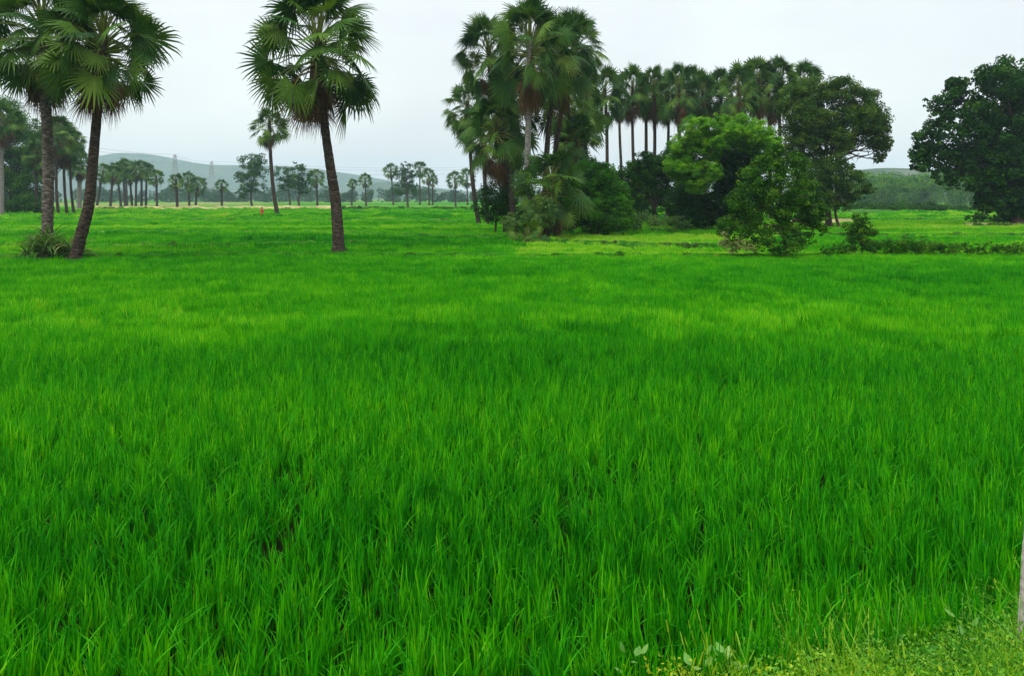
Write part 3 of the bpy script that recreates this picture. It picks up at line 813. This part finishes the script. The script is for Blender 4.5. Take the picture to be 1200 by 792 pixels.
# ------------------------------------------------------------------ bunds
def bund(label, pts2, w, h, mat, name='bund', fol=None, leaf=.12, dens=1., fh=.25):
    P = curve_pts([[*q, 0] for q in pts2], max(12, len(pts2) * 14)); n = len(P)
    tan = np.gradient(P, axis=0); tan /= np.linalg.norm(tan, axis=1)[:, None]; sd = np.stack([-tan[:, 1], tan[:, 0], 0 * tan[:, 0]], -1)
    prof = np.array([-1, -.7, -.3, 0, .3, .7, 1]); hp = np.array([-.06, .45, .9, 1, .9, .45, -.06])
    V = P[:, None] + sd[:, None] * (prof[None, :, None] * w * (1 + .3 * (rng.random((n, 7, 1)) - .5)))
    V[..., 2] = hp[None] * h * (1 + .5 * (rng.random((n, 7)) - .5))
    i = np.arange(n - 1)[:, None] * 7 + np.arange(6)[None]
    mb = MB(); mb.add(V.reshape(-1, 3), np.stack([i, i + 1, i + 8, i + 7], -1).reshape(-1, 4))
    o = tag(mb.build(name, mat, smooth=True), kind='structure')
    return o


M['dry'] = barkmat('dry_grass_earth', (.08, .13, .03), (.22, .20, .08), (.38, .31, .16), (.5, .5, .5), .4)
M['bundgreen'] = barkmat('grassy_earth', (.006, .05, .002), (.02, .10, .004), (.07, .14, .012), (2, 2, 2), .6)


def W2(x, y_, D=None):
    D = D or gd(y_, 0); q = at(x, HY, D); return (q[0], q[1])


bund('', [W2(95, 0, 183), W2(200, 0, 184), W2(300, 0, 186), W2(420, 0, 184)], 5, 1.05, M['dry'])
bund('', [W2(400, 0, 182), W2(480, 0, 178), W2(560, 0, 180), W2(640, 0, 182)], 4, .9, M['bundgreen'])
bund('', [W2(-60, 0, 183), W2(95, 0, 183)], 5, .4, M['bundgreen'])
bund('', [W2(-80, 0, 36.3), W2(150, 0, 37.6), W2(350, 0, 38.2), W2(600, 0, 37.4), W2(850, 0, 37.2), W2(1100, 0, 38.5), W2(1350, 0, 39)], .3, .36, M['bundgreen'])
def scrubline(label, pts2, n, r, leaf, mat, mr=(.1, .5), name='scrub'):
    P = curve_pts([[*q, 0] for q in pts2], n * 9)[np.sort(rng.choice(n * 9, n, replace=False))]; mb = MB()
    bl = [((p[0] + rng.normal(0, r * .4), p[1] + rng.normal(0, r * .4), .25 + r * .4 * rng.random()), np.array([r, r, r * .6]) * rng.uniform(.5, 1.3)) for p in P]
    clumps(mb, bl, .9, leaf, mr, .5)
    return tag(mb.build(name, M[mat]), label, 'scrub', kind='stuff')


BL = ['patchy weeds on the field bund between the twin palms and the lone tall palm', 'patchy weeds on the far field bund left of the slim solitary palm', 'weeds on the short bund just behind the spiky bush', 'weeds on the bund crossing the yellowish plot before the grove', 'weeds on the bund behind the small upright bush', 'weeds on the farther bund left of the huge dark tree']
for (bp, bw), lab in zip(BUNDS, BL):
    bund('', bp, bw * 1.1, .36 + .06 * bw, M['bundgreen'])
    scrubline(lab, bp, int(8 + 22 * rng.random()), .16 + .1 * bw, .08 + .06 * bw, 'scrub')
bund('', [W2(930, 0, 120), W2(1040, 0, 150), W2(1130, 0, 165), W2(1300, 0, 170)], 4, .9, M['bundgreen'])
bund('', [W2(1010, 0, 210), W2(1080, 0, 225), W2(1200, 0, 225)], 8, .5, M['dry'])
bund('', [W2(1130, 0, 82), W2(1200, 0, 80), W2(1300, 0, 84)], 2.8, .42, M['dry'])
bund('', [W2(930, 0, 92), W2(965, 0, 90), W2(990, 0, 95)], 2.2, .5, M['dry'])


scrubline('dark grassy scrub along the far bund left of the grove', [W2(395, 0, 180), W2(480, 0, 176), W2(560, 0, 178)], 60, .75, .3, 'mid')
scrubline('patchy scrub along the straw coloured far bund under the distant palms', [W2(90, 0, 181), W2(200, 0, 181), W2(400, 0, 183)], 38, .6, .3, 'olive')
scrubline('dark scrub line along the bund before the hazy wood at the right', [W2(1000, 0, 148), W2(1040, 0, 150), W2(1130, 0, 160), W2(1200, 0, 165)], 90, 1.6, .3, 'dark')
scrubline('scattered weeds on the dry patch beneath the huge dark tree', [W2(1135, 0, 80), W2(1200, 0, 78)], 14, .3, .14, 'scrub')
scrubline('low weeds creeping along the first bund before the palms', [W2(-60, 0, 36.5), W2(150, 0, 37.6), W2(350, 0, 38.2), W2(600, 0, 37.4), W2(840, 0, 37.2)], 13, .2, .07, 'mid')

# ------------------------------------------------------------------ far woods
def wood(name, label, x0, x1, D, dD, n, top, leaf, mat, mr=(.1, .5), dens=.35):
    mb = MB()
    bl = []
    for _ in range(n):
        d = D + dD * rng.random(); x = rng.uniform(x0, x1)
        tp = top(x) + rng.normal(0, 2.0)
        c = at(x, tp, d); H = c[2]
        if H < 1.5: H = 1.5 + rng.random() * 2
        r = max(1.6, H * rng.uniform(.28, .42))
        bl.append(((c[0], c[1], H - r * .8), (r, r, r * .85)))
        bl.append(((c[0] + rng.normal(0, r * .4), c[1], (H - r) * .5), (r * 1.1, r, max(1., (H - r) * .6))))
    clumps(mb, bl, dens, leaf, mr, .42, nsub=13)
    return tag(mb.build(name, M[mat]), label, 'wood', kind='stuff')


wood('far_wood', 'hazy low belt of trees along the horizon left of the grove', -80, 600, 520, 260, 300, lambda x: 223 + 4 * math.sin(x * .05) + 3 * math.sin(x * .21), 1.1, 'dark')
wood('far_wood', 'hazy green wood at the right between the round tree and the huge dark tree', 985, 1290, 290, 80, 110, lambda x: 206 + 3 * math.sin(x * .09), .75, 'mid', (.1, .6), .5)
wood('far_wood', 'hazy belt of trees behind the overgrown grove', 600, 1010, 420, 200, 90, lambda x: 222 + 3 * math.sin(x * .07), 1., 'dark')

# ------------------------------------------------------------------ hills
m, nt, N, L = newmat('hill_scrub')
geo = N.new('ShaderNodeNewGeometry'); n1 = N.new('ShaderNodeTexNoise'); n1.inputs['Scale'].default_value = .05; n1.inputs['Detail'].default_value = 9
L.new(geo.outputs['Position'], n1.inputs['Vector'])
r = ramp(N, [(.35, (.03, .06, .03)), (.55, (.055, .09, .05)), (.8, (.12, .12, .08))]); L.new(n1.outputs['Fac'], r.inputs[0])
p = N.new('ShaderNodeBsdfPrincipled'); p.inputs['Roughness'].default_value = .95; p.inputs['Specular IOR Level'].default_value = .05
L.new(r.outputs[0], p.inputs['Base Color']); o = N.new('ShaderNodeOutputMaterial'); L.new(p.outputs[0], o.inputs['Surface'])
M['hill'] = m


def hills(D, prof, depth, s):
    px = np.linspace(prof[0][0], prof[-1][0], 160)
    yy = np.interp(px, [q[0] for q in prof], [q[1] for q in prof])
    yy = np.convolve(np.pad(yy, 6, mode='edge'), np.ones(13) / 13, 'valid')
    H = np.maximum(0, EYE + (HY - yy) / F * D)
    v = np.linspace(-1, 1, 33)
    X = ((px - CX) / F * D)[None] + 0 * v[:, None]; Y = D + depth * v[:, None] + 0 * X
    Z = H[None] * (np.cos(v * PI / 2)[:, None] ** 1.2)
    Z = Z * (1 + .28 * (fbm(X / 160, Y / 160, s, 4) - .5) * (1 - np.exp(-((v[:, None]) * 4) ** 2)))
    Z = Z - .6
    n = 160; i = np.arange(32)[:, None] * n + np.arange(n - 1)[None]
    mb = MB(); mb.add(np.stack([X, Y, Z], -1).reshape(-1, 3), np.stack([i, i + 1, i + n + 1, i + n], -1).reshape(-1, 4))
    return tag(mb.build('hills', M['hill'], smooth=True), kind='structure')


hills(2500, [(-260, 232), (-100, 215), (60, 206), (105, 190), (135, 179), (165, 176), (190, 181), (215, 190), (240, 196), (270, 193), (330, 194), (385, 199), (425, 206), (470, 214), (520, 222), (620, 229), (800, 232)], 420, 5)
hills(1500, [(360, 232), (420, 222), (440, 214), (455, 212), (475, 217), (520, 222), (600, 232)], 160, 15)
hills(760, [(880, 232), (980, 205), (1015, 196), (1060, 197), (1100, 200), (1130, 197), (1200, 201), (1400, 214), (1500, 232)], 150, 25)

# ------------------------------------------------------------------ pylons and wires
def pylon(label, x, ytop, D):
    c = at(x, ytop, D); H = c[2]
    t = thing('pylon', label, 'pylon', (c[0], c[1], 0), 'transmission pylons')
    mb = MB(); r = .10

    def hw(z): return 3.2 * (1 - z / H) ** 1.0 * .9 + .5
    lv = [0, .2 * H, .38 * H, .54 * H, .68 * H, .8 * H, .9 * H, H]
    cs = [(-1, -1), (1, -1), (1, 1), (-1, 1)]
    for a, b in cs: tube(mb, [[a * hw(z), b * hw(z), z] for z in lv], r, 4)
    for k in range(len(lv) - 1):
        z0, z1 = lv[k], lv[k + 1]
        for q in range(4):
            a, b = cs[q], cs[(q + 1) % 4]
            tube(mb, [[a[0] * hw(z0), a[1] * hw(z0), z0], [b[0] * hw(z1), b[1] * hw(z1), z1]], r * .6, 3)
            tube(mb, [[b[0] * hw(z0), b[1] * hw(z0), z0], [a[0] * hw(z1), a[1] * hw(z1), z1]], r * .6, 3)
            tube(mb, [[a[0] * hw(z1), a[1] * hw(z1), z1], [b[0] * hw(z1), b[1] * hw(z1), z1]], r * .6, 3)
    mb.build('tower', M['steel'], t)
    for z in (.7 * H, .82 * H, .94 * H):
        a = MB(); w = 4.6
        tube(a, [[0, -w, z + .3], [0, 0, z + 1.2], [0, w, z + .3]], r, 4); tube(a, [[0, -w, z + .3], [0, w, z + .3]], r, 4)
        a.build('crossarm', M['steel'], t)
    t['tops'] = [float(c[0]), float(c[1]), float(H)]
    return c, H


pyl = [pylon('distant lattice pylon behind the left grove', 70, 165, 455), pylon('faint lattice pylon before the hills, above the slender palm', 205, 181, 560),
       pylon('second faint lattice pylon before the hills, left of the flat topped palm', 248, 189, 645), pylon('distant lattice pylon hidden behind the grove', 600, 194, 760)]
for (f, side, lab) in ((.82, -1, 'lower'), (.94, 1, 'upper'), (1.0, 0, 'topmost')):
    mb = MB()
    for k in range(3):
        (a, Ha), (b, Hb) = pyl[k], pyl[k + 1]
        P = []
        for u in np.linspace(0, 1, 15):
            q = a * (1 - u) + b * u; P.append([q[0], q[1] + side * 4.6, (Ha * (1 - u) + Hb * u) * f - 4 * u * (1 - u) * (2.0 if k < 2 else 4)])
        tube(mb, P, .07, 4, cap=False)
    tag(mb.build('overhead_wire', M['steel']), lab + ' overhead wire sagging between the distant pylons', 'overhead wire', 'overhead wires')

# ------------------------------------------------------------------ person in red by the slim palm
D = 112
pb = at(307, HY, D); pb[2] = 0
t = thing('person', 'person in red clothes standing in the rice left of the slim palm', 'person', pb)


def skinned(name, V, E, R, mat, parent, lvl=2, root=0):
    me = bpy.data.meshes.new(name); me.from_pydata([tuple(v) for v in V], E, [])
    o = link(name, me, parent); me.materials.append(mat)
    md = o.modifiers.new('skin', 'SKIN'); md.use_smooth_shade = True
    for k, r_ in enumerate(R):
        s_ = me.skin_vertices[0].data[k]; s_.radius = (r_, r_) if not hasattr(r_, '__len__') else r_; s_.use_root = k == root
    sb = o.modifiers.new('sub', 'SUBSURF'); sb.levels = lvl; sb.render_levels = lvl
    return o


M['skin'] = plain('skin', (.16, .075, .04)); M['red'] = plain('red_cloth', (.45, .035, .02)); M['hair'] = plain('hair', (.012, .01, .01))
V = [(0, 0, .92), (0, 0, 1.12), (0, 0, 1.32), (0, -.01, 1.44), (0, -.03, 1.52), (0, -.03, 1.62),
     (.10, 0, .84), (.11, -.02, .46), (.11, 0, .07), (.11, -.15, .03), (-.10, 0, .84), (-.12, .03, .46), (-.12, .08, .07), (-.12, -.07, .03),
     (.17, 0, 1.36), (.23, -.02, 1.10), (.22, -.16, .90), (.21, -.22, .84), (-.17, 0, 1.36), (-.23, 0, 1.10), (-.24, -.08, .87), (-.24, -.10, .79)]
E = [(0, 1), (1, 2), (2, 3), (3, 4), (4, 5), (0, 6), (6, 7), (7, 8), (8, 9), (0, 10), (10, 11), (11, 12), (12, 13), (2, 14), (14, 15), (15, 16), (16, 17), (2, 18), (18, 19), (19, 20), (20, 21)]
R = [(.15, .085), (.12, .09), (.14, .075), .05, .08, .085, .085, .058, .042, .035, .085, .058, .042, .035, .055, .04, .03, .03, .055, .04, .03, .03]
skinned('body', V, E, R, M['skin'], t)
mb = MB()
zz = np.linspace(.12, 1.0, 9); th = np.arange(20) / 20 * 2 * PI
ring = lambda z, a, b: np.stack([a * np.cos(th) * (1 + .05 * np.sin(th * 7)), b * np.sin(th) * (1 + .05 * np.sin(th * 7)), np.full(20, z)], -1)
V = np.concatenate([ring(z, .25 - .08 * ((z - .12) / .9), .2 - .07 * ((z - .12) / .9)) for z in zz])
i = np.arange(8)[:, None] * 20; j = np.arange(20)[None]
mb.add(V, np.stack([i + j, i + (j + 1) % 20, i + 20 + (j + 1) % 20, i + 20 + j], -1).reshape(-1, 4))
mb.build('skirt', M['red'], t, smooth=True)
mb = MB(); zz = np.linspace(.98, 1.42, 7); wa = [.18, .16, .16, .18, .21, .21, .12]; wb = [.14, .12, .12, .13, .13, .12, .09]
V = np.concatenate([ring(z, a, b) for z, a, b in zip(zz, wa, wb)]); i = np.arange(6)[:, None] * 20
mb.add(V, np.stack([i + j, i + (j + 1) % 20, i + 20 + (j + 1) % 20, i + 20 + j], -1).reshape(-1, 4))
mb.build('blouse', M['red'], t, smooth=True)
mb = MB(); V = np.concatenate([np.stack([r_ * np.cos(th), r_ * 1.1 * np.sin(th) + .01, np.full(20, z)], -1) for z, r_ in ((1.55, .085), (1.6, .1), (1.66, .1), (1.70, .075), (1.72, .02))])
i = np.arange(4)[:, None] * 20; mb.add(V, np.stack([i + j, i + (j + 1) % 20, i + 20 + (j + 1) % 20, i + 20 + j], -1).reshape(-1, 4))
mb.build('hair', M['hair'], t, smooth=True)

# ------------------------------------------------------------------ stone post at the right edge
D = 4.8
b = at(1208, HY, D); b[2] = float(gz(b[0], b[1]))
t = thing('boundary_post', 'weathered grey stone post at the lower right edge, leaning slightly', 'post', b)
mb = MB(); n = 30
zz = np.linspace(-.15, 1.75, n); th = np.linspace(0, 2 * PI, 16, endpoint=False)
sq = (np.abs(np.cos(th)) ** 6 + np.abs(np.sin(th)) ** 6) ** (-1 / 6)
V = []
for z in zz:
    w = .062 * (1 - .05 * z) * (.55 if z > 1.73 else 1)
    rr = sq * w * (1 + .05 * (rng.random(16) - .5))
    V.append(np.stack([rr * np.cos(th) + z * .058, rr * np.sin(th), np.full(16, z)], -1))
V.append(np.array([[zz[-1] * .058, 0, 1.76]]))
i = np.arange(n - 1)[:, None] * 16; j = np.arange(16)[None]
T = np.stack([i + j, i + (j + 1) % 16, i + 16 + (j + 1) % 16, i + 16 + j], -1).reshape(-1, 4)
V = np.concatenate(V); mb.add(V, T)
jj = np.arange(16); mb.add(V, np.stack([(n - 1) * 16 + jj, (n - 1) * 16 + (jj + 1) % 16, np.full(16, n * 16)], -1))
mb.build('shaft', M['stone'], t)

# ------------------------------------------------------------------ broad leaved plants at the bottom edge
M['pale'] = leafmat('pale_broad_leaf', [(0, (.05, .17, .015)), (.5, (.09, .24, .03)), (1, (.17, .31, .07))], trans=.25)


def broad(label, px, py, n, L_):
    D = gd(py, .25); b = at(px, HY, D); b[2] = float(gz(b[0], b[1]))
    t = thing('broad_leaved_weed', label, 'weed', b, 'broad leaved weeds'); mb = MB(); st = MB()
    for k in range(n):
        az = k * 2.4 + rng.normal(0, .4); el = rng.uniform(.4, 1.2); h = .16 + .14 * rng.random()
        hd = np.array([math.cos(az), math.sin(az), 0]); c = hd * .05 + np.array([0, 0, h])
        d = hd * math.cos(el) + np.array([0, 0, math.sin(el)]); s = np.array([-math.sin(az), math.cos(az), 0]); nn = np.cross(s, d)
        tube(st, curve_pts([[0, 0, 0], c * [.3, .3, .6], c], 5), .003, 4)
        u = np.linspace(0, 1, 7); w = .26 * np.sin(PI * u ** .7) * L_; w[0] = w[-1] = .002
        mid = c + d * (u * L_)[:, None] - np.array([0, 0, 1]) * (u ** 2 * .25 * L_)[:, None]
        V = np.concatenate([mid - s * w[:, None] + nn * w[:, None] * .3, mid, mid + s * w[:, None] + nn * w[:, None] * .3])
        i = np.arange(6); mb.add(V, np.concatenate([np.stack([i, i + 7, i + 8, i + 1], -1), np.stack([i + 7, i + 14, i + 15, i + 8], -1)]), rng.random())
    mb.build('leaves', M['pale'], t, smooth=True); st.build('stems', M['weed'], t)


broad('broad leaved weed alone before the rice at the bottom edge, left of the verge', 742, 786, 5, .085)
broad('broad leaved weed with the largest pale leaves at the start of the verge', 815, 790, 6, .10)
broad('broad leaved weed at the rim of the yellow weeds, right of the largest leaved one', 852, 789, 6, .09)
broad('broad leaved weed inside the yellow verge weeds near the stone post', 1130, 778, 4, .075)

# ------------------------------------------------------------------ haze
mb = MB()
x0, x1, y0, y1, z0, z1 = -4300, 4300, -400, 4300, -2, 190
V = [[x, y, z] for x in (x0, x1) for y in (y0, y1) for z in (z0, z1)]
mb.add(V, [[0, 1, 3, 2], [4, 6, 7, 5], [0, 4, 5, 1], [2, 3, 7, 6], [0, 2, 6, 4], [1, 5, 7, 3]])
m, nt, N, L = newmat('haze_air')
pv = N.new('ShaderNodeVolumePrincipled'); pv.inputs['Color'].default_value = (.62, .86, 1, 1); pv.inputs['Density'].default_value = .00022
pv.inputs['Anisotropy'].default_value = 0.2
o = N.new('ShaderNodeOutputMaterial'); L.new(pv.outputs[0], o.inputs['Volume'])
tag(mb.build('haze', m), 'thin pale haze over the far fields', 'haze', kind='stuff')

# ------------------------------------------------------------------ sky, sun, camera
SUN_EL, SUN_AZ = math.radians(58), math.radians(215)      # azimuth clockwise from +Y
w = bpy.data.worlds.new('World'); scene.world = w; w.use_nodes = True
nt = w.node_tree; N = nt.nodes; L = nt.links; N.clear()
sky = N.new('ShaderNodeTexSky'); sky.sky_type = 'NISHITA'; sky.sun_disc = False
sky.sun_elevation = SUN_EL; sky.sun_rotation = SUN_AZ; sky.dust_density = 5; sky.air_density = 1.0
bgs = N.new('ShaderNodeBackground'); bgs.inputs['Strength'].default_value = .05; L.new(sky.outputs[0], bgs.inputs[0])
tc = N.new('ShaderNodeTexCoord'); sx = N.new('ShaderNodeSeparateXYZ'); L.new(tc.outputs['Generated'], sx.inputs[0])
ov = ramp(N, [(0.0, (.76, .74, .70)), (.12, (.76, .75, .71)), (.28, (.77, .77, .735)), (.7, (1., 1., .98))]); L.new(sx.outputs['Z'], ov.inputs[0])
mp = N.new('ShaderNodeMapping'); mp.inputs['Scale'].default_value = (2.2, 2.2, 5); L.new(tc.outputs['Generated'], mp.inputs[0])
cn = N.new('ShaderNodeTexNoise'); cn.inputs['Scale'].default_value = 1.1; cn.inputs['Detail'].default_value = 4; cn.inputs['Roughness'].default_value = .45
L.new(mp.outputs[0], cn.inputs['Vector'])
cr = ramp(N, [(.32, (.87, .875, .90)), (.68, (1.09, 1.12, 1.10))]); L.new(cn.outputs['Fac'], cr.inputs[0])
mu = N.new('ShaderNodeMix'); mu.data_type = 'RGBA'; mu.blend_type = 'MULTIPLY'; mu.inputs['Factor'].default_value = 1
L.new(ov.outputs[0], mu.inputs['A']); L.new(cr.outputs[0], mu.inputs['B'])
# overcast skies are brighter towards the zenith
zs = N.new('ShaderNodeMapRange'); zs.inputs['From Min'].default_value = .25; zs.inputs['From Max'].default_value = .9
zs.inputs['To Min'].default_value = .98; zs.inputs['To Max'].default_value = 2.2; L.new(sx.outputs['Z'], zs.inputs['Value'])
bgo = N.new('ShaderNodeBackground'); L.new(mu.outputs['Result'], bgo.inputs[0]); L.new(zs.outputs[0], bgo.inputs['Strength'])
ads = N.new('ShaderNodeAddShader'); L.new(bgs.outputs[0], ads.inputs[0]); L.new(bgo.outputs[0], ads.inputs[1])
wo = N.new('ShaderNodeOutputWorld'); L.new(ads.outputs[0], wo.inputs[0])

sl = bpy.data.lights.new('sun', 'SUN'); sl.energy = 1.5; sl.angle = math.radians(14); sl.color = (1, .97, .92)
so = bpy.data.objects.new('sun', sl); COL.objects.link(so); so.location = (0, -10, 40)
dirv = Vector((math.sin(SUN_AZ) * math.cos(SUN_EL), math.cos(SUN_AZ) * math.cos(SUN_EL), math.sin(SUN_EL)))
so.rotation_euler = dirv.to_track_quat('Z', 'Y').to_euler()

cam = bpy.data.cameras.new('camera'); co = bpy.data.objects.new('camera', cam); COL.objects.link(co)
co.location = (0, 0, EYE); co.rotation_euler = (PI / 2, 0, 0)
cam.sensor_width = 36; cam.lens = F / 1200 * 36; cam.shift_y = -(396 - HY) / 1200; cam.clip_end = 12000; cam.clip_start = .1
scene.camera = co
vs = scene.view_settings; vs.view_transform = 'Standard'; vs.look = 'None'; vs.exposure = 0.19; vs.gamma = 1; vs.use_curve_mapping = False
scene.cycles.max_bounces = 5; scene.cycles.transmission_bounces = 3; scene.cycles.diffuse_bounces = 3; scene.cycles.glossy_bounces = 2
scene.cycles.volume_bounces = 0; scene.cycles.transparent_max_bounces = 4
scene.cycles.use_denoising = True; scene.cycles.denoiser = 'OPENIMAGEDENOISE'; scene.cycles.denoising_input_passes = 'RGB_ALBEDO_NORMAL'; scene.cycles.denoising_prefilter = 'ACCURATE'
